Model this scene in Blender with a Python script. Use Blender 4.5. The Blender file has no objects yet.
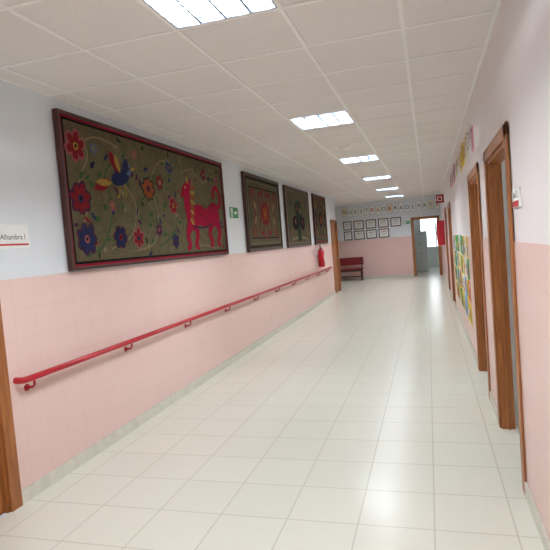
import bpy, bmesh, math, random
from mathutils import Vector, Matrix
random.seed(7)
S=bpy.context.scene
try:
    S.view_settings.view_transform='Standard'
except Exception: pass

# ------------------------------------------------------------ materials
def newmat(name):
    m=bpy.data.materials.new(name); m.use_nodes=True
    nt=m.node_tree; b=nt.nodes['Principled BSDF']
    return m,nt,b
def lin(c):
    return tuple(((x/255)/12.92 if x/255<=.04045 else ((x/255+.055)/1.055)**2.4) for x in c)
def plain(name,col,rough=.5,metal=0,var=.06,scale=30,spec=.5,bump=0):
    m,nt,b=newmat(name)
    col=lin(col)
    n=nt.nodes.new('ShaderNodeTexNoise'); n.inputs['Scale'].default_value=scale; n.inputs['Detail'].default_value=3
    tc=nt.nodes.new('ShaderNodeTexCoord'); nt.links.new(tc.outputs['Object'],n.inputs['Vector'])
    r=nt.nodes.new('ShaderNodeMix'); r.data_type='RGBA'
    r.inputs[6].default_value=tuple(x*(1-var) for x in col)+(1,)
    r.inputs[7].default_value=tuple(min(1,x*(1+var)) for x in col)+(1,)
    nt.links.new(n.outputs['Fac'],r.inputs[0]); nt.links.new(r.outputs[2],b.inputs['Base Color'])
    b.inputs['Roughness'].default_value=rough; b.inputs['Metallic'].default_value=metal
    b.inputs['Specular IOR Level'].default_value=spec
    if bump:
        bp=nt.nodes.new('ShaderNodeBump'); bp.inputs['Strength'].default_value=bump; bp.inputs['Distance'].default_value=.01
        nt.links.new(n.outputs['Fac'],bp.inputs['Height']); nt.links.new(bp.outputs[0],b.inputs['Normal'])
    return m
def emis(name,col,st):
    m,nt,b=newmat(name)
    b.inputs['Base Color'].default_value=(.8,.8,.8,1)
    b.inputs['Emission Color'].default_value=col+(1,); b.inputs['Emission Strength'].default_value=st
    return m
def tiles(name,c1,c2,mortar,w,h,msize,rough,axes,off=(0,0),nvar=.0,spec=.5,noise_scale=3,rvar=0,bs=.15):
    """axes: which object coords map to brick x,y"""
    m,nt,b=newmat(name)
    tc=nt.nodes.new('ShaderNodeTexCoord'); sp=nt.nodes.new('ShaderNodeSeparateXYZ'); cb=nt.nodes.new('ShaderNodeCombineXYZ')
    nt.links.new(tc.outputs['Object'],sp.inputs[0])
    for i,a in enumerate(axes):
        ad=nt.nodes.new('ShaderNodeMath'); ad.operation='ADD'; ad.inputs[1].default_value=off[i]+100*(w if i==0 else h)
        nt.links.new(sp.outputs[a],ad.inputs[0]); nt.links.new(ad.outputs[0],cb.inputs[i])
    br=nt.nodes.new('ShaderNodeTexBrick'); br.offset=0; br.squash=1
    br.inputs['Scale'].default_value=1; br.inputs['Brick Width'].default_value=w; br.inputs['Row Height'].default_value=h
    br.inputs['Mortar Size'].default_value=msize; br.inputs['Mortar Smooth'].default_value=.3
    br.inputs['Color1'].default_value=lin(c1)+(1,); br.inputs['Color2'].default_value=lin(c2)+(1,); br.inputs['Mortar'].default_value=lin(mortar)+(1,)
    nt.links.new(cb.outputs[0],br.inputs['Vector'])
    n=nt.nodes.new('ShaderNodeTexNoise'); n.inputs['Scale'].default_value=noise_scale; n.inputs['Detail'].default_value=6; n.inputs['Roughness'].default_value=.65
    nt.links.new(tc.outputs['Object'],n.inputs['Vector'])
    mr=nt.nodes.new('ShaderNodeMapRange'); mr.inputs[1].default_value=.25; mr.inputs[2].default_value=.75; mr.inputs[3].default_value=1-nvar; mr.inputs[4].default_value=1+nvar
    nt.links.new(n.outputs['Fac'],mr.inputs[0])
    mx=nt.nodes.new('ShaderNodeVectorMath'); mx.operation='SCALE'
    nt.links.new(br.outputs['Color'],mx.inputs[0]); nt.links.new(mr.outputs[0],mx.inputs['Scale'])
    nt.links.new(mx.outputs[0],b.inputs['Base Color'])
    b.inputs['Roughness'].default_value=rough; b.inputs['Specular IOR Level'].default_value=spec
    bp=nt.nodes.new('ShaderNodeBump'); bp.invert=True; bp.inputs['Strength'].default_value=bs; bp.inputs['Distance'].default_value=.001
    nt.links.new(br.outputs['Fac'],bp.inputs['Height']); nt.links.new(bp.outputs[0],b.inputs['Normal'])
    return m
def wood(name,c1,c2,rough=.4):
    m,nt,b=newmat(name)
    tc=nt.nodes.new('ShaderNodeTexCoord'); mp=nt.nodes.new('ShaderNodeMapping'); mp.inputs['Scale'].default_value=(14,14,1.2)
    n=nt.nodes.new('ShaderNodeTexNoise'); n.inputs['Scale'].default_value=3; n.inputs['Detail'].default_value=5; n.inputs['Distortion'].default_value=.8
    cr=nt.nodes.new('ShaderNodeValToRGB'); cr.color_ramp.elements[0].position=.3; cr.color_ramp.elements[1].position=.7
    cr.color_ramp.elements[0].color=lin(c1)+(1,); cr.color_ramp.elements[1].color=lin(c2)+(1,)
    nt.links.new(tc.outputs['Object'],mp.inputs[0]); nt.links.new(mp.outputs[0],n.inputs['Vector']); nt.links.new(n.outputs['Fac'],cr.inputs[0]); nt.links.new(cr.outputs[0],b.inputs['Base Color'])
    b.inputs['Roughness'].default_value=rough
    return m

M={}
M['floor']=tiles('floor_tile',(228,226,212),(226,224,210),(206,203,188),.4,.4,.005,.23,(0,1),(.06,.05),.012,.5,2.5)
M['ceil']=tiles('ceiling_tile',(232,227,223),(229,224,220),(232,227,223),.6,.6,.001,.9,(0,1),(0,0),.05,.2,60)
M['tbar']=plain('ceiling_tbar',(243,240,237),.5)
M['pinkL']=tiles('pink_wall_tile',(232,200,192),(231,199,191),(225,191,183),.2,.2,.0028,.35,(1,2),(0,.14),.02,.4,3,0,.08)
M['pinkE']=tiles('pink_wall_tile_end',(232,197,189),(231,196,188),(225,188,180),.2,.2,.0028,.35,(0,2),(0,.14),.02,.4,3,0,.08)
M['white']=plain('white_paint',(224,227,231),.6,var=.02,scale=4)
M['whiteR']=plain('white_paint_warm_lit',(232,223,222),.6,var=.02,scale=4)  # white paint with the warm light on the right wall mixed into its colour
M['roomwhite']=plain('room_paint',(225,230,228),.7,var=.02,scale=4)
M['stone']=plain('stone_skirting',(212,208,194),.35,var=.2,scale=14)
M['wood']=wood('oak_frame',(140,82,40),(174,110,58))
M['woodlight']=wood('pine_frame',(150,92,50),(180,118,70))
M['red']=plain('red_paint',(174,14,32),.3,var=.05)
M['bench_red']=plain('bench_red',(138,34,34),.45,var=.1)
M['redd']=plain('dark_red_paint',(120,20,26),.5,var=.1)
M['metal']=plain('metal_grey',(170,172,175),.3,1)
M['alu']=plain('cabinet_aluminium',(225,228,232),.35,.4)
M['louv']=plain('louvre_dark_aluminium',(80,90,104),.3,.0)
M['louv2']=plain('louvre_reflector',(62,72,86),.3,.0)
M['black']=plain('black_plastic',(25,25,27),.5)
M['paper']=plain('white_paper',(236,236,232),.7,var=.02)
M['green']=plain('sign_green',(20,140,80),.5)
M['frame_dark']=wood('frame_wood',(52,26,20),(80,36,28))
M['lampE']=emis('fluorescent_tube',(.87,.95,1.0),172)
M['winFill']=emis('fill_window_glow',(.85,.93,1.0),4.2)  # emission for the added fill windows, back and right rooms
M['winFill2']=emis('office_window_glass',(.85,.93,1.0),3.2)
def textile(name,c1,c2):
    m,nt,b=newmat(name)
    tc=nt.nodes.new('ShaderNodeTexCoord')
    n=nt.nodes.new('ShaderNodeTexNoise'); n.inputs['Scale'].default_value=9; n.inputs['Detail'].default_value=8; n.inputs['Roughness'].default_value=.75
    w=nt.nodes.new('ShaderNodeTexWave'); w.bands_direction='Z'; w.inputs['Scale'].default_value=28; w.inputs['Distortion'].default_value=2.5; w.inputs['Detail'].default_value=3
    nt.links.new(tc.outputs['Object'],n.inputs['Vector']); nt.links.new(tc.outputs['Object'],w.inputs['Vector'])
    a=nt.nodes.new('ShaderNodeMath'); a.operation='MULTIPLY_ADD'; a.inputs[1].default_value=.35
    nt.links.new(w.outputs['Fac'],a.inputs[0]); nt.links.new(n.outputs['Fac'],a.inputs[2])
    cr=nt.nodes.new('ShaderNodeValToRGB'); cr.color_ramp.elements[0].position=.4; cr.color_ramp.elements[1].position=.95
    cr.color_ramp.elements[0].color=lin(c1)+(1,); cr.color_ramp.elements[1].color=lin(c2)+(1,)
    nt.links.new(a.outputs[0],cr.inputs[0]); nt.links.new(cr.outputs[0],b.inputs['Base Color'])
    b.inputs['Roughness'].default_value=.9; b.inputs['Specular IOR Level'].default_value=.15
    bp=nt.nodes.new('ShaderNodeBump'); bp.inputs['Strength'].default_value=.5; bp.inputs['Distance'].default_value=.004
    nt.links.new(a.outputs[0],bp.inputs['Height']); nt.links.new(bp.outputs[0],b.inputs['Normal'])
    return m
M['canvas']=textile('olive_wool',(66,60,42),(108,98,72))
M['canvas2']=textile('grey_olive_wool',(66,61,47),(100,92,70))
for k,c in dict(t_red=(116,30,36),t_crim=(142,22,48),t_pink=(138,76,78),t_blue=(38,42,72),t_lblue=(76,90,108),t_yel=(146,114,52),t_or=(130,66,38),t_green=(50,78,48),t_dgreen=(34,50,36),t_tan=(122,108,80),t_dark=(30,22,22),t_cream=(150,136,110),t_purp=(66,36,56)).items():
    M[k]=plain(k,c,.9,var=.45,scale=60,spec=.1,bump=.4)
for k,c in dict(c_yel=(232,200,50),c_green=(70,160,75),c_blue=(60,105,185),c_lblue=(130,190,220),c_red=(190,50,50),c_or=(215,120,55),c_pink=(225,140,165),c_purp=(120,80,150),c_brown=(120,88,62),c_cream=(230,222,192)).items():
    M[k]=plain(k,c,.7,var=.08,scale=25)

# ------------------------------------------------------------ mesh builder
class B:
    def __init__(s,name,cast=None):
        s.name=name; s.bm=bmesh.new(); s.mats=[]
    def mi(s,m):
        if m not in s.mats: s.mats.append(m)
        return s.mats.index(m)
    def box(s,x0,x1,y0,y1,z0,z1,m,bev=0):
        i=s.mi(m)
        vs=[s.bm.verts.new((x,y,z)) for x in (x0,x1) for y in (y0,y1) for z in (z0,z1)]
        fs=[]
        for q in ((0,1,3,2),(4,6,7,5),(0,4,5,1),(2,3,7,6),(0,2,6,4),(1,5,7,3)):
            f=s.bm.faces.new([vs[k] for k in q]); f.material_index=i; fs.append(f)
        if bev:
            es=list({e for f in fs for e in f.edges})
            r=bmesh.ops.bevel(s.bm,geom=es,offset=bev,segments=2,affect='EDGES',profile=.5)
            for f in r['faces']: f.material_index=i
    def poly(s,pts,m):
        vs=[s.bm.verts.new(p) for p in pts]; f=s.bm.faces.new(vs); f.material_index=s.mi(m); return f
    def tube(s,path,r,m,seg=12,caps=True):
        i=s.mi(m); path=[Vector(p) for p in path]; n=len(path); rings=[]
        for k,p in enumerate(path):
            t=(path[min(k+1,n-1)]-path[max(k-1,0)]).normalized()
            a=Vector((0,0,1)) if abs(t.z)<.9 else Vector((0,1,0))
            u=t.cross(a).normalized(); v=t.cross(u)
            rr=r[k] if isinstance(r,(list,tuple)) else r
            rings.append([s.bm.verts.new(p+(u*math.cos(2*math.pi*j/seg)+v*math.sin(2*math.pi*j/seg))*rr) for j in range(seg)])
        for k in range(n-1):
            for j in range(seg):
                f=s.bm.faces.new([rings[k][j],rings[k][(j+1)%seg],rings[k+1][(j+1)%seg],rings[k+1][j]]); f.material_index=i; f.smooth=True
        if caps:
            for rg in (rings[0],rings[-1]):
                f=s.bm.faces.new(rg); f.material_index=i
    def done(s,parent=None):
        me=bpy.data.meshes.new(s.name); s.bm.normal_update(); s.bm.to_mesh(me); s.bm.free()
        for m in s.mats: me.materials.append(M[m])
        o=bpy.data.objects.new(s.name,me); S.collection.objects.link(o)
        if parent: o.parent=parent
        return o
def text_into(b,txt,size,mat,fn):
    cu=bpy.data.curves.new('t','FONT'); cu.body=txt; cu.size=size; cu.align_x='CENTER'; cu.align_y='CENTER'; cu.resolution_u=3
    o=bpy.data.objects.new('t',cu); S.collection.objects.link(o)
    dg=bpy.context.evaluated_depsgraph_get(); dg.update()
    me=bpy.data.meshes.new_from_object(o.evaluated_get(dg))
    i=b.mi(mat); vs=[b.bm.verts.new(fn(v.co.x,v.co.y)) for v in me.vertices]
    for p in me.polygons:
        try:
            f=b.bm.faces.new([vs[k] for k in p.vertices]); f.material_index=i
        except ValueError: pass
    bpy.data.objects.remove(o); bpy.data.curves.remove(cu); bpy.data.meshes.remove(me)

# ------------------------------------------------------------ room shell
XL,XR,H=-2.64,.46,2.78
YB,YE=-5.0,19.5
PK=1.46; YH=15.8; XH=-5.4; RX=4.2; RT=.08   # pink top, hall start, hall left, right rooms
b=B('floor'); b.box(XL,XR,YB,YE,-.1,0,'floor'); b.box(XH,XL,YH,YE,-.1,0,'floor'); b.box(XR,RX,YB,YE,-.1,0,'floor'); b.box(-1.6,3,YE,24,-.1,0,'floor'); b.done()
b=B('ceiling')
LY=[2.45+3*k for k in range(-2,6)]; LX0,LX1=-1.27,-.67
b.box(XL,LX0,YB,YE,H,H+.12,'ceil'); b.box(LX1,XR,YB,YE,H,H+.12,'ceil')
prev=YB
for y in LY:
    b.box(LX0,LX1,prev,y-.3,H,H+.12,'ceil'); prev=y+.3
b.box(LX0,LX1,prev,YE,H,H+.12,'ceil')
b.box(XH,XL,YH,YE,H,H+.12,'ceil'); b.box(XR,RX,YB,YE,H,H+.12,'ceil'); b.box(-1.6,3,YE,24,H,H+.12,'ceil')
b.done()
b=B('trim_ceiling_grid')
for x in (-2.47,-1.87,-1.27,-.67,-.07):
    b.box(x-.012,x+.012,YB,YE,H-.004,H-.0005,'tbar')
y=2.15-.6*11
while y<YE:
    b.box(XL,XR,y-.012,y+.012,H-.0045,H-.001,'tbar'); y+=.6
b.box(XL,XL+.022,YB,YH,H-.006,H-.0005,'tbar'); b.box(XR-.022,XR,YB,YE,H-.006,H-.0005,'tbar'); b.box(XL,XR,YE-.022,YE,H-.006,H-.0005,'tbar')
b.done()
def wallseg(b,x0,x1,y0,y1,face,pink,up,z0=0,z1=H):
    if z0<PK:
        b.box(x0-(.006 if face<0 else 0),x1+(.006 if face>0 else 0),y0,y1,z0,min(PK,z1),pink)
    if z1>PK: b.box(x0,x1,y0,y1,max(PK,z0),z1,up)
b=B('wall_left')
wallseg(b,XL-.2,XL,YB,1.72,1,'pinkL','white'); wallseg(b,XL-.2,XL,1.72,2.60,1,'pinkL','white',2.04)
wallseg(b,XL-.2,XL,2.60,14.85,1,'pinkL','white'); wallseg(b,XL-.2,XL,14.85,15.7,1,'pinkL','white',2.04)
wallseg(b,XL-.2,XL,15.7,YH,1,'pinkL','white'); b.done()
b=B('wall_hall'); b.box(XH,XL-.2,YH-.2,YH,0,PK,'pinkE'); b.box(XH,XL-.2,YH-.2,YH,PK,H,'white')
b.box(XH-.2,XH,YH-.2,YE,0,PK,'pinkL'); b.box(XH-.2,XH,YH-.2,YE,PK,H,'white'); b.done()
DR=[(3.25,4.28),(5.02,6.02),(11.1,12.1),(13.6,14.5)]
b=B('wall_right'); prev=YB
for a,c in DR:
    wallseg(b,XR,XR+RT,prev,a,-1,'pinkL','whiteR'); wallseg(b,XR,XR+RT,a,c,-1,'pinkL','whiteR',2.04); prev=c
wallseg(b,XR,XR+RT,prev,YE,-1,'pinkL','whiteR'); b.done()
EX0,EX1=-.50,.34
b=B('wall_end')
for x0,x1 in ((XH-.2,EX0),(EX1,XR+.2)):
    b.box(x0,x1,YE-.006,YE+.15,0,PK,'pinkE'); b.box(x0,x1,YE,YE+.15,PK,H,'white')
b.box(EX0,EX1,YE,YE+.15,2.04,H,'white'); b.done()
b=B('wall_back')
b.box(XL-.2,XR,YB-.15,YB,0,.9,'pinkE'); b.box(XL-.2,XR,YB-.15,YB,2.3,H,'white'); b.box(XL-.2,-2.2,YB-.15,YB,.9,2.3,'white'); b.box(0,XR,YB-.15,YB,.9,2.3,'white'); b.done()
b=B('fill_window_back'); b.box(-2.2,0,YB-.1,YB-.08,.9,2.3,'winFill')  # added window behind the camera, its pane glows as fill light
for x in (-2.2,-1.13,-.05): b.box(x,x+.05,YB-.08,YB-.03,.9,2.3,'metal')
for z in (.9,2.25): b.box(-2.2,0,YB-.08,YB-.03,z,z+.05,'metal')
b.done()
b=B('wall_classrooms'); b.box(RX,RX+.15,YB,YE,0,.95,'roomwhite'); b.box(RX,RX+.15,YB,YE,2.4,H,'roomwhite')
for y0,y1 in ((YB,1.5),(3.5,4.6),(4.7,5.6),(8.4,11),(14.5,YE)): b.box(RX,RX+.15,y0,y1,.95,2.4,'roomwhite')
for y in (YB-.15,4.62,7.5,12.9): b.box(XR+RT,RX,y,y+.1,0,H,'roomwhite')
b.done()
b=B('fill_window_rooms')  # added glowing panes, daylight fill for the rooms and their open doors
for y0,y1 in ((1.5,3.5),(5.6,8.4),(11,14.5)):
    b.box(RX+.06,RX+.08,y0,y1,.95,2.4,'winFill')
    k=y0
    while k<y1-.1: b.box(RX+.0,RX+.06,k,k+.05,.95,2.4,'metal'); k+=.7
b.done()
b=B('wall_office'); b.box(-1.75,-1.6,YE+.15,24,0,H,'roomwhite'); b.box(3,3.15,YE+.15,24,0,H,'roomwhite')
b.box(-1.6,3,24,24.15,0,.9,'roomwhite'); b.box(-1.6,3,24,24.15,2.3,H,'roomwhite'); b.box(-1.6,-.35,24,24.15,.9,2.3,'roomwhite'); b.box(1.6,3,24,24.15,.9,2.3,'roomwhite'); b.done()
b=B('window_3'); b.box(-.35,1.6,24.06,24.08,.9,2.3,'winFill2')
for x in (-.35,.3,.95,1.55): b.box(x,x+.05,24.0,24.06,.9,2.3,'metal')
b.done()
b=B('filing_cabinet'); b.box(-.55,-.05,21.6,22.1,.0,1.6,'roomwhite',.01)
for z in (.06,.44,.82,1.2): b.box(-.52,-.08,21.58,21.605,z,z+.35,'roomwhite',.004); b.box(-.37,-.23,21.56,21.585,z+.28,z+.3,'metal')
b.done()
b=B('baseboard_left')
for a,c in ((YB,1.64),(2.68,14.77),(15.78,YH)): b.box(XL+.0065,XL+.02,a,c,0,.09,'stone',.002)
b.done()
b=B('baseboard_right'); prev=YB
for a,c in DR: b.box(XR-.02,XR-.0065,prev,a-.08,0,.09,'stone',.002); prev=c+.08
b.box(XR-.02,XR-.0065,prev,YE-.01,0,.09,'stone',.002); b.done()
b=B('baseboard_end'); b.box(XH,EX0-.07,YE-.02,YE-.0065,0,.09,'stone',.002); b.done()

# ------------------------------------------------------------ doors
def door_right(n,a,c,leaf):
    x0=XR-.02; x1=XR+RT+.01; fw=.08
    b=B('door_%d'%n)
    for y0,y1 in ((a-fw,a+.012),(c-.012,c+fw)):
        b.box(x0,XR-.0065,y0,y1,0,2.04+fw,'wood',.004)
    b.box(x0,XR-.0065,a-fw,c+fw,2.04,2.04+fw,'wood',.004)
    b.box(XR-.006,x1,a,a+.02,0,2.04,'wood'); b.box(XR-.006,x1,c-.025,c,0,2.04,'wood'); b.box(XR-.006,x1,a+.025,c-.025,2.015,2.04,'wood')
    b.box(XR+.04,XR+.055,c-.04,c-.025,0,2.015,'wood')
    if leaf=='closed':
        b.box(XR+.055,XR+.085,a+.027,c-.027,.01,2.012,'wood')
    else: # opened inwards, hinged on the near jamb
        b.box(x1+.01,x1+.86,a-.09,a-.05,.01,2.01,'wood',.003)
    b.done()
door_right(1,*DR[0],'open'); door_right(2,*DR[1],'open'); door_right(3,*DR[2],'closed'); door_right(4,*DR[3],'closed')
def door_left(n,a,c):
    b=B('door_%d'%n); fw=.08
    for y0,y1 in ((a-fw,a+.01),(c-.01,c+fw)): b.box(XL+.0065,XL+.028,y0,y1,0,2.04+fw,'wood',.004)
    b.box(XL+.0065,XL+.028,a-fw,c+fw,2.04,2.04+fw,'wood',.004)
    b.box(XL-.1,XL+.006,a,a+.025,0,2.04,'wood'); b.box(XL-.1,XL+.006,c-.025,c,0,2.04,'wood'); b.box(XL-.1,XL+.006,a+.025,c-.025,2.015,2.04,'wood')
    b.box(XL-.06,XL-.02,a+.027,c-.027,.0,2.012,'wood')
    b.tube([(XL-.02,c-.1,1.0),(XL+.03,c-.1,1.0),(XL+.035,c-.13,1.0),(XL+.035,c-.22,1.0)],.009,'metal')
    b.done()
door_left(5,1.72,2.60); door_left(6,14.85,15.7)
b=B('door_7')
for x0,x1 in ((EX0-.07,EX0+.01),(EX1-.01,EX1+.07)): b.box(x0,x1,YE-.028,YE-.0065,0,2.11,'woodlight',.004)
b.box(EX0-.07,EX1+.07,YE-.028,YE-.0065,2.04,2.11,'woodlight',.004)
b.box(EX0,EX0+.025,YE,YE+.16,0,2.04,'woodlight'); b.box(EX1-.025,EX1,YE,YE+.16,0,2.04,'woodlight'); b.box(EX0+.025,EX1-.025,YE,YE+.16,2.015,2.04,'woodlight')
b.done()

# ------------------------------------------------------------ luminaires
for k,y in enumerate(LY):
    b=B('ceiling_light_panel'); x0,x1=LX0+.014,LX1-.014; y0,y1=y-.286,y+.286
    b.box(x0,x1,y0,y1,H+.075,H+.08,'louv2')
    for q in ((x0,x0+.006,y0,y1),(x1-.006,x1,y0,y1),(x0,x1,y0,y0+.006),(x0,x1,y1-.006,y1)): b.box(*q,H-.002,H+.075,'louv')
    for j in range(4):
        xc=x0+(j+.5)*(x1-x0)/4
        b.tube([(xc,y0+.02,H+.045),(xc,y1-.02,H+.045)],.018,'lampE',8)
    for j in range(1,4):
        xc=x0+j*(x1-x0)/4; b.box(xc-.006,xc+.006,y0,y1,H-.001,H+.03,'louv')
    for j in range(1,8):
        yc=y0+j*(y1-y0)/8; b.box(x0,x1,yc-.003,yc+.003,H+.0,H+.016,'louv')
    b.done()
b=B('smoke_detector')
b.tube([(-.98,7.1,H-.006),(-.98,7.1,H-.02),(-.98,7.1,H-.045),(-.98,7.1,H-.055)],[.075,.075,.055,.03],'tbar',24); b.done()

# ------------------------------------------------------------ handrail
b=B('handrail'); xr=XL+.075; zr=.80; ya,yb=2.75,14.1
b.tube([(XL+.0065,ya,zr),(xr-.02,ya,zr),(xr-.006,ya+.006,zr),(xr,ya+.025,zr),(xr,yb-.025,zr),(xr-.006,yb-.006,zr),(xr-.02,yb,zr),(XL+.0065,yb,zr)],.021,'red',14)
y=2.84
while y<yb:
    b.tube([(xr,y,zr-.01),(xr,y,zr-.05),(xr-.015,y,zr-.065),(XL+.02,y,zr-.07),(XL+.0066,y,zr-.07)],.009,'red',10)
    b.tube([(XL+.0066,y,zr-.07),(XL+.014,y,zr-.07)],.024,'red',16)
    y+=1.2
b.done()

# ------------------------------------------------------------ textile panels
class Art:
    def __init__(s,name,y0,y1,z0,z1,canvas,frm='redd',line='t_red',fw=.035,thick=.045):
        s.b=B(name); s.y0,s.y1,s.z0,s.z1=y0,y1,z0,z1; s.W=y1-y0; s.Hh=z1-z0
        x0=XL+.008; s.xf=x0+thick-.012
        b=s.b
        b.box(x0,s.xf,y0+.01,y1-.01,z0+.01,z1-.01,canvas)
        for q in ((y0,y0+fw,z0,z1),(y1-fw,y1,z0,z1),(y0+fw,y1-fw,z0,z0+fw),(y0+fw,y1-fw,z1-fw,z1)): b.box(x0,x0+thick,*q,frm,.004)
        s.L=0
    def P(s,u,v,l):
        return (s.xf+.0012+l*.0009,s.y0+u,s.z0+v)
    def pg(s,pts,m,l=1):
        s.b.poly([s.P(u,v,l) for u,v in pts],m)
    def blob(s,u,v,a,c,m,l=1,rot=0,n=18,wob=.0):
        cr,sr=math.cos(rot),math.sin(rot); pts=[]
        for k in range(n):
            t=2*math.pi*k/n; w=1+random.uniform(-wob,wob); x=a*math.cos(t)*w; y=c*math.sin(t)*w
            pts.append((u+x*cr-y*sr,v+x*sr+y*cr))
        s.pg(pts,m,l)
    def flower(s,u,v,r,n,m,cm='t_yel',l=2,rim=None,rot=0):
        for k in range(n):
            t=rot+2*math.pi*k/n; q=random.uniform(.8,1.15)
            if rim: s.blob(u+math.cos(t)*r*.62,v+math.sin(t)*r*.62,r*.46*q,r*.38,rim,l,t,10,.12)
            s.blob(u+math.cos(t)*r*.52,v+math.sin(t)*r*.52,r*.4*q,r*.26,m,l+1+.1*k,t,10,.1)
        s.blob(u,v,r*.26,r*.26,cm,l+2.5,0,12,.1); s.blob(u,v,r*.12,r*.12,'t_dark',l+3,0,10)
    def leaf(s,u,v,ln,w,ang,m,l=2):
        pts=[]
        for k in range(9):
            t=k/8; pts.append((t*ln,w*math.sin(math.pi*t)**.8))
        for k in range(7,0,-1):
            t=k/8; pts.append((t*ln,-w*math.sin(math.pi*t)**.8))
        c,d=math.cos(ang),math.sin(ang); s.pg([(u+x*c-y*d,v+x*d+y*c) for x,y in pts],m,l)
    def stroke(s,pts,w,m,l=1,n=8):
        P=[Vector(p) for p in pts]; Q=[]
        P=[P[0]*2-P[1]]+P+[P[-1]*2-P[-2]]
        for i in range(1,len(P)-2):
            for k in range(n):
                t=k/n; a,b_,c,d=P[i-1],P[i],P[i+1],P[i+2]
                Q.append(.5*((2*b_)+(c-a)*t+(2*a-5*b_+4*c-d)*t*t+(3*b_-a-3*c+d)*t**3))
        Q.append(P[-2]); N=len(Q)
        ws=w if isinstance(w,(list,tuple)) else [w,w]
        L_=[];R_=[]
        for i,q in enumerate(Q):
            t=(Q[min(i+1,N-1)]-Q[max(i-1,0)]).normalized(); nn=Vector((-t.y,t.x))
            f=i/(N-1)*(len(ws)-1); j=min(int(f),len(ws)-2); ww=ws[j]+(ws[j+1]-ws[j])*(f-j)
            L_.append(q+nn*ww/2); R_.append(q-nn*ww/2)
        for i in range(N-1): s.pg([L_[i],L_[i+1],R_[i+1],R_[i]],m,l)
    def border(s,inset,w,m,l=1):
        a,W,Hh=inset,s.W,s.Hh
        s.pg([(a,a),(W-a,a),(W-a,a+w),(a,a+w)],m,l); s.pg([(a,Hh-a-w),(W-a,Hh-a-w),(W-a,Hh-a),(a,Hh-a)],m,l)
        s.pg([(a,a+w),(a+w,a+w),(a+w,Hh-a-w),(a,Hh-a-w)],m,l); s.pg([(W-a-w,a+w),(W-a,a+w),(W-a,Hh-a-w),(W-a-w,Hh-a-w)],m,l)

A=Art('textile_mural',3.38,6.64,1.47,2.69,'canvas','frame_dark',fw=.028)
A.border(.028,.016,'t_crim'); A.border(.046,.02,'t_dark')
A.stroke([(.10,.25),(.25,.45),(.2,.7),(.33,.9),(.28,1.05)],.018,'t_tan')
A.stroke([(.2,.1),(.45,.2),(.62,.5),(.55,.78),(.75,.95)],.016,'t_green')
A.stroke([(.55,.15),(.9,.28),(1.0,.55),(.85,.75),(.9,.98)],.014,'t_tan')
A.stroke([(.95,.12),(1.3,.2),(1.42,.5),(1.3,.75),(1.5,1.0),(1.75,1.05)],.014,'t_tan')
A.stroke([(1.4,.15),(1.75,.3),(1.85,.6),(1.7,.85),(1.9,1.02)],.016,'t_green')
A.stroke([(2.0,.95),(2.3,1.02),(2.6,.9),(2.9,1.0),(3.08,.85)],.014,'t_tan')
A.stroke([(2.2,.1),(2.5,.14),(2.9,.1),(3.12,.3),(3.1,.6)],.014,'t_tan')
A.stroke([(.15,.95),(.45,1.08),(.8,1.05)],.014,'t_tan')
for u,v,r,n,m,c,rim in [(.19,.97,.13,6,'t_red','t_yel','t_pink'),(.19,.56,.13,7,'t_red','t_blue','t_purp'),(.22,.24,.13,7,'t_blue','t_pink','t_purp'),
     (.42,.98,.06,5,'t_lblue','t_yel',None),(.70,.25,.11,6,'t_blue','t_red','t_purp'),(.62,.52,.06,5,'t_pink','t_yel',None),
     (1.00,.24,.10,6,'t_red','t_blue','t_pink'),(1.26,.72,.12,8,'t_or','t_purp','t_dgreen'),(1.50,.80,.09,6,'t_red','t_cream','t_green'),
     (1.40,.32,.08,6,'t_purp','t_pink',None),(1.76,.58,.10,6,'t_red','t_yel','t_pink'),(1.72,.98,.07,5,'t_blue','t_yel','t_lblue'),
     (2.62,1.0,.07,5,'t_red','t_yel','t_purp'),(3.02,.95,.08,6,'t_pink','t_blue','t_green'),(3.09,.4,.07,5,'t_blue','t_yel',None),
     (1.75,.2,.08,6,'t_blue','t_purp','t_purp'),(2.4,1.03,.05,5,'t_green','t_pink',None),(1.05,1.02,.06,5,'t_pink','t_yel',None)]:
    A.flower(u,v,r,n,m,c,2,rim,random.random())
for _ in range(120):
    u=random.uniform(.1,3.1); v=random.uniform(.1,1.1)
    if 1.95<u<3.1 and .15<v<.9: continue
    A.leaf(u,v,random.uniform(.05,.1),random.uniform(.012,.022),random.uniform(0,6.28),random.choice(['t_dgreen','t_green','t_green','t_green','t_tan','t_purp','t_red','t_blue']),1.4)
# bird with spread wings
A.blob(.78,.78,.15,.07,'t_blue',7,.25); A.blob(.92,.86,.055,.05,'t_lblue',7.5); A.leaf(.95,.87,.09,.018,.2,'t_yel',8)
A.leaf(.62,.74,-.26,.05,.35,'t_red',7); A.leaf(.64,.72,-.24,.03,.05,'t_yel',8)
A.leaf(.76,.82,.22,.05,2.2,'t_red',8); A.leaf(.78,.82,.18,.03,2.0,'t_yel',9); A.leaf(.84,.80,.18,.045,1.2,'t_blue',8)
A.stroke([(.76,.71),(.74,.62),(.7,.6)],.014,'t_yel',7); A.stroke([(.84,.72),(.85,.63),(.82,.6)],.014,'t_yel',7); A.blob(.93,.87,.012,.012,'t_dark',9)
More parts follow.
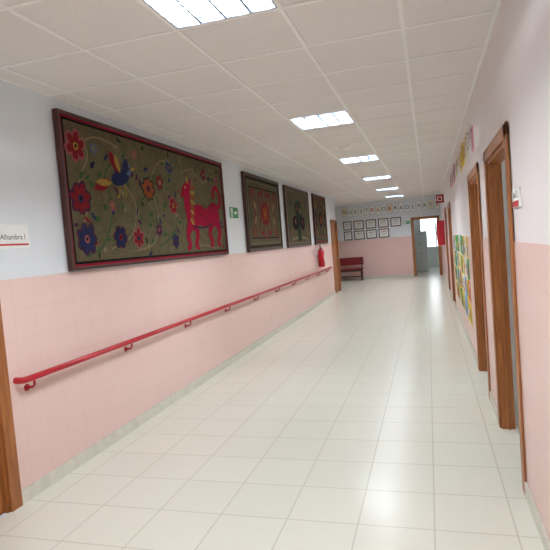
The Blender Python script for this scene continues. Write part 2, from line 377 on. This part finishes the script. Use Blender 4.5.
# crimson beast
A.stroke([(2.16,.44),(2.38,.50),(2.62,.47),(2.86,.54)],[.22,.25,.22,.26],'t_crim',7)
A.blob(2.86,.52,.16,.15,'t_crim',7.3,.3,18,.05); A.blob(2.2,.46,.14,.15,'t_crim',7.3,0,18,.05)
A.stroke([(2.18,.48),(2.10,.62),(2.14,.76)],[.22,.16,.13],'t_crim',7.6)
A.blob(2.10,.78,.12,.07,'t_crim',8,.5,18,.06); A.leaf(2.03,.74,-.1,.03,.6,'t_crim',8)
A.leaf(2.16,.83,.11,.025,1.9,'t_yel',8); A.leaf(2.2,.82,.1,.025,1.3,'t_crim',8); A.blob(2.08,.80,.014,.014,'t_cream',9)
for k in range(8): A.leaf(2.2-.008*k,.80-.05*k,.13,.024,.1-.1*k,'t_yel' if k%2 else 't_or',8.6)
for pts in ([(2.14,.38),(2.06,.26),(2.10,.14),(2.02,.11)],[(2.26,.40),(2.32,.26),(2.25,.15),(2.33,.11)],[(2.78,.44),(2.68,.28),(2.76,.17),(2.68,.12)],[(2.93,.46),(3.0,.28),(2.93,.17),(3.0,.12)]):
    A.stroke(pts,[.15,.09,.065,.06],'t_crim',7.1)
A.stroke([(2.96,.58),(3.10,.70),(3.0,.86),(2.86,.80),(2.9,.72)],[.07,.06,.06,.05,.07],'t_crim',7.5)
for u,v in ((2.45,.5),(2.62,.47),(2.8,.56)): A.flower(u,v,.035,5,'t_red','t_dark',8.2)
A.stroke([(2.2,.36),(2.5,.35),(2.8,.40)],.022,'t_purp',9)
A.b.done()

def motif(A,cols,core):
    W,Hh=A.W,A.Hh; cx,cy=W/2,Hh/2
    A.border(.06,.03,cols[0]); A.border(.12,.012,cols[1]); A.border(.2,.02,cols[0])
    for sx in (-1,1):
        for sy in (-1,1):
            A.stroke([(cx,cy),(cx+sx*.2,cy+sy*.06),(cx+sx*.34,cy+sy*.2),(cx+sx*.25,cy+sy*.34),(cx+sx*.12,cy+sy*.28)],.045,core,2)
            A.stroke([(cx,cy+sy*.1),(cx+sx*.12,cy+sy*.2),(cx+sx*.08,cy+sy*.36),(cx,cy+sy*.42)],.04,core,2)
            A.flower(cx+sx*(W/2-.3),cy+sy*(Hh/2-.3),.08,6,cols[2],'t_yel',2)
            A.leaf(cx+sx*.45,cy+sy*.05,.18,.05,math.atan2(sy,sx),cols[1],2)
            A.stroke([(cx+sx*.5,cy),(cx+sx*.62,cy+sy*.15),(cx+sx*.5,cy+sy*.3),(cx+sx*.6,cy+sy*.4)],.03,core,2)
    for k in range(8): A.leaf(cx,cy,.24,.05,k*math.pi/4,core,3)
    A.flower(cx,cy,.14,8,'t_or','t_yel',4,core)
A=Art('textile_panel',7.5,9.42,1.46,2.68,'canvas2','frame_dark'); motif(A,['t_dark','t_tan','t_red'],'t_red'); A.b.done()
A=Art('textile_panel',9.85,11.9,1.46,2.68,'canvas2','frame_dark')
A.border(.07,.02,'t_tan')
A.stroke([(1.0,.12),(.98,.5),(1.02,.9)],[.3,.24,.08],'t_dgreen',2); A.blob(1.0,.78,.3,.2,'t_dgreen',2.5,0,20,.1); A.blob(.7,.5,.22,.15,'t_dark',2.2,0,18,.1); A.blob(1.32,.5,.22,.15,'t_dark',2.2,0,18,.1)
for u,v,m in ((.9,.8,'t_red'),(1.15,.75,'t_yel'),(.7,.52,'t_pink'),(1.32,.52,'t_red'),(.35,.3,'t_or'),(1.7,.3,'t_or'),(.35,.9,'t_blue'),(1.7,.9,'t_blue')): A.flower(u,v,.08,6,m,'t_cream',3)
A.stroke([(.3,.15),(1.0,.2),(1.75,.15)],.05,'t_tan',1.5); A.b.done()
A=Art('textile_panel',12.45,14.0,1.46,2.70,'canvas','frame_dark'); motif(A,['t_red','t_dark','t_yel'],'t_dark'); A.b.done()

# ------------------------------------------------------------ signs
b=B('room_sign'); b.box(XL+.001,XL+.006,2.70,3.01,1.66,1.82,'paper',.001)
text_into(b,'Alhambra I',.05,'black',lambda x,y:(XL+.0072,2.865+x,1.735+y)); b.box(XL+.0062,XL+.0072,2.72,3.0,1.68,1.692,'c_red'); b.done()
def exit_sign(X,y0,y1,z0,z1,nm='exit_sign'):
    b=B(nm); b.box(X+.001,X+.008,y0,y1,z0,z1,'green',.001); w=y1-y0; h=z1-z0; x=X+.0092
    def q(*p): b.poly([(x,y0+u*w,z0+v*h) for u,v in p],'paper')
    q((.08,.1),(.34,.1),(.34,.9),(.08,.9))
    q((.46,.42),(.66,.42),(.66,.58),(.46,.58)); q((.64,.25),(.64,.75),(.9,.5))
    b.tube([(x,y0+.21*w,z0+.72*h),(x+.0008,y0+.21*w,z0+.72*h)],.012,'green',10)
    for p in (((.16,.5),(.28,.55),(.25,.35),(.15,.35)),((.15,.36),(.2,.36),(.15,.14),(.1,.14)),((.2,.36),(.26,.36),(.32,.16),(.27,.16))): b.poly([(x+.001,y0+u*w,z0+v*h) for u,v in p],'green')
    b.done()
exit_sign(XL,6.92,7.24,1.97,2.12)
b=B('room_sign'); b.box(XR-.012,XR-.001,2.90,3.12,1.64,1.74,'paper',.001); b.box(XR-.0135,XR-.0122,2.915,3.105,1.645,1.675,'c_red')
text_into(b,'Aula 2',.05,'black',lambda x,y:(XR-.0132,3.01-x,1.705+y)); b.done()

# ------------------------------------------------------------ end wall
def yf(x0,x1,z0,z1,nm='framed_certificate'):
    b=B(nm); y=YE-.001; t=.032
    b.box(x0,x1,y-.012,y,z0,z1,'paper')
    for q in ((x0-t,x0,z0-t,z1+t),(x1,x1+t,z0-t,z1+t),(x0,x1,z0-t,z0),(x0,x1,z1,z1+t)): b.box(q[0],q[1],y-.022,y,q[2],q[3],'frame_dark',.002)
    w=x1-x0;h=z1-z0
    b.box(x0+.2*w,x1-.2*w,y-.0135,y-.0125,z0+.72*h,z0+.8*h,random.choice(['c_blue','c_brown','c_red']))
    for k in range(4): b.box(x0+.15*w,x1-.15*w,y-.0135,y-.0125,z0+(.2+.12*k)*h,z0+(.23+.12*k)*h,'metal')
    b.done()
for k in range(4):
    x=-2.58+.445*k; yf(x,x+.31,1.88,2.14)
for k in range(3):
    x=-2.58+.445*k; yf(x,x+.31,1.51,1.77)
for z in (1.51,1.88): yf(-2.96,-2.72,z,z+.26)
b=B('exit_sign'); b.box(-.82,-.60,YE-.01,YE-.001,1.9,2.0,'green'); b.box(-.80,-.73,YE-.0115,YE-.0102,1.915,1.985,'paper'); b.box(-.70,-.62,YE-.0115,YE-.0102,1.94,1.96,'paper'); b.done()
cols=['c_red','c_blue','c_brown','c_or','c_purp','black','black','black']
b=B('letter_banner'); y=YE-.002
x=-3.0
for ch in 'NUESTRAOBRADEARTEX'[:17]:
    h=random.uniform(.28,.34); dz=random.uniform(-.02,.02)
    b.box(x-.008,x+.168,y-.003,y,2.342+dz,2.358+dz+h,'metal')
    b.box(x,x+.16,y-.0045,y-.0032,2.35+dz,2.35+dz+h,random.choice(['paper','paper','paper','c_cream']))
    text_into(b,ch,.2,random.choice(cols),lambda u,v,x=x,dz=dz:(x+.08+u,y-.0055,2.5+dz+v)); x+=.205
b.done()
b=B('drawing_frieze'); yy=5.3
while yy<10.6:
    w=random.uniform(.16,.24); h=random.uniform(.22,.3); z=2.3+random.uniform(-.02,.03)
    b.box(XR-.006,XR-.002,yy,yy+w,z,z+h,random.choice(['paper','c_cream','c_cream','c_yel','c_pink','paper']))
    ch=random.choice('ABCDEGLMNOPRST'); text_into(b,ch,.27,random.choice(['c_red','c_brown','c_or','black','c_blue']),lambda u,v,yy=yy,w=w,z=z,h=h:(XR-.0075,yy+w/2-u,z+h/2+v))
    yy+=w+random.uniform(.05,.12)
b.done()
b=B('drawing_display'); X=XR-.0075
for r in range(4):
    yy=6.75
    while yy<10.3:
        w=random.uniform(.26,.34); h=.26; z=.36+r*.28+random.uniform(-.01,.01)
        b.box(X-.003,X,yy,yy+w,z,z+h,random.choice(['c_yel','c_green','paper','c_lblue','c_cream','c_yel','c_green','c_or']))
        cy,cz=yy+w/2,z+h/2
        for k in range(5):
            a,c=random.uniform(-.09,.09),random.uniform(-.08,.08); rr=random.uniform(.025,.06)
            b.poly([(X-.004-k*.0004,cy+a+rr*math.cos(t*.785),cz+c+rr*math.sin(t*.785)) for t in range(8)],random.choice(['c_green','c_blue','c_red','c_or','c_brown','paper','c_purp','c_yel']))
        yy+=w+.02
b.done()

# ------------------------------------------------------------ fire equipment
b=B('fire_hose_cabinet'); x1=XR-.007; x0=x1-.2; a,c=15.7,16.4; z0,z1=1.15,1.85
b.box(x0,x1,a,c,z0,z1,'red',.012); b.box(x0-.006,x0-.0005,a+.08,c-.08,z0+.08,z1-.08,'c_cream',.003)
b.tube([(x0-.012,(a+c)/2,(z0+z1)/2),(x0-.0065,(a+c)/2,(z0+z1)/2)],.2,'red',24); b.tube([(x0-.02,(a+c)/2,(z0+z1)/2),(x0-.0125,(a+c)/2,(z0+z1)/2)],.05,'metal',16); b.done()
b=B('fire_hose_sign'); b.box(XR-.2,XR-.002,14.8,14.806,2.3,2.52,'red',.001); b.box(XR-.17,XR-.05,14.797,14.7995,2.35,2.47,'paper'); b.box(XR-.15,XR-.07,14.795,14.7965,2.37,2.45,'red'); b.done()
b=B('fire_extinguisher'); cx,cy=XL+.12,12.55; dz=-.15
b.tube([(cx,cy,1.06+dz),(cx,cy,1.075+dz),(cx,cy,1.42+dz),(cx,cy,1.46+dz),(cx,cy,1.50+dz),(cx,cy,1.52+dz)],[.065,.08,.08,.07,.035,.022],'red',20)
b.tube([(cx,cy,1.52+dz),(cx,cy,1.56+dz)],.02,'metal',10); b.box(cx-.015,cx+.015,cy-.08,cy+.04,1.56+dz,1.575+dz,'black',.002); b.box(cx-.012,cx+.012,cy-.09,cy+.03,1.59+dz,1.6+dz,'black',.002)
b.tube([(cx,cy+.02,1.55+dz),(cx+.02,cy+.1,1.5+dz),(cx+.02,cy+.12,1.3+dz),(cx+.02,cy+.1,1.15+dz)],.011,'black',8)
b.box(XL+.0066,cx-.07,cy-.02,cy+.02,1.15,1.21,'metal'); b.box(cx+.079,cx+.082,cy-.04,cy+.04,1.05,1.2,'paper'); b.done()

# ------------------------------------------------------------ bench
b=B('bench'); x0,x1=-3.25,-2.32; y0,y1=18.85,19.3
b.box(x0,x1,y0,y1,.41,.46,'bench_red',.01)
b.box(x0,x1,y1-.03,y1,.56,.84,'bench_red',.01)
for x in (x0+.04,x1-.08):
    b.box(x,x+.04,y0+.03,y0+.07,0,.41,'frame_dark'); b.box(x,x+.04,y1-.07,y1-.031,0,.84,'frame_dark'); b.box(x,x+.04,y0+.07,y1-.07,.1,.14,'frame_dark'); 
b.box(x0+.08,x1-.08,y0+.04,y0+.06,.34,.41,'frame_dark'); b.box(x0+.08,x1-.08,y1-.06,y1-.04,.12,.16,'frame_dark'); b.done()

# ------------------------------------------------------------ world & camera
w=bpy.data.worlds.new('World'); S.world=w; w.use_nodes=True
w.node_tree.nodes['Background'].inputs[0].default_value=(.75,.85,1,1); w.node_tree.nodes['Background'].inputs[1].default_value=.6
f=525.0
d=Vector((153,43,-f)).normalized(); th=math.radians(3.6)
u=Vector((-math.sin(th),math.cos(th),0)); u=(u-d*u.dot(d)).normalized(); r=d.cross(u)
R=Matrix((r,d,u))
cam=bpy.data.cameras.new('camera'); cam.sensor_width=36; cam.lens=f/550*36; cam.clip_start=.05
co=bpy.data.objects.new('camera',cam); S.collection.objects.link(co)
co.matrix_world=Matrix.Translation((0,0,1.55))@R.to_4x4(); S.camera=co
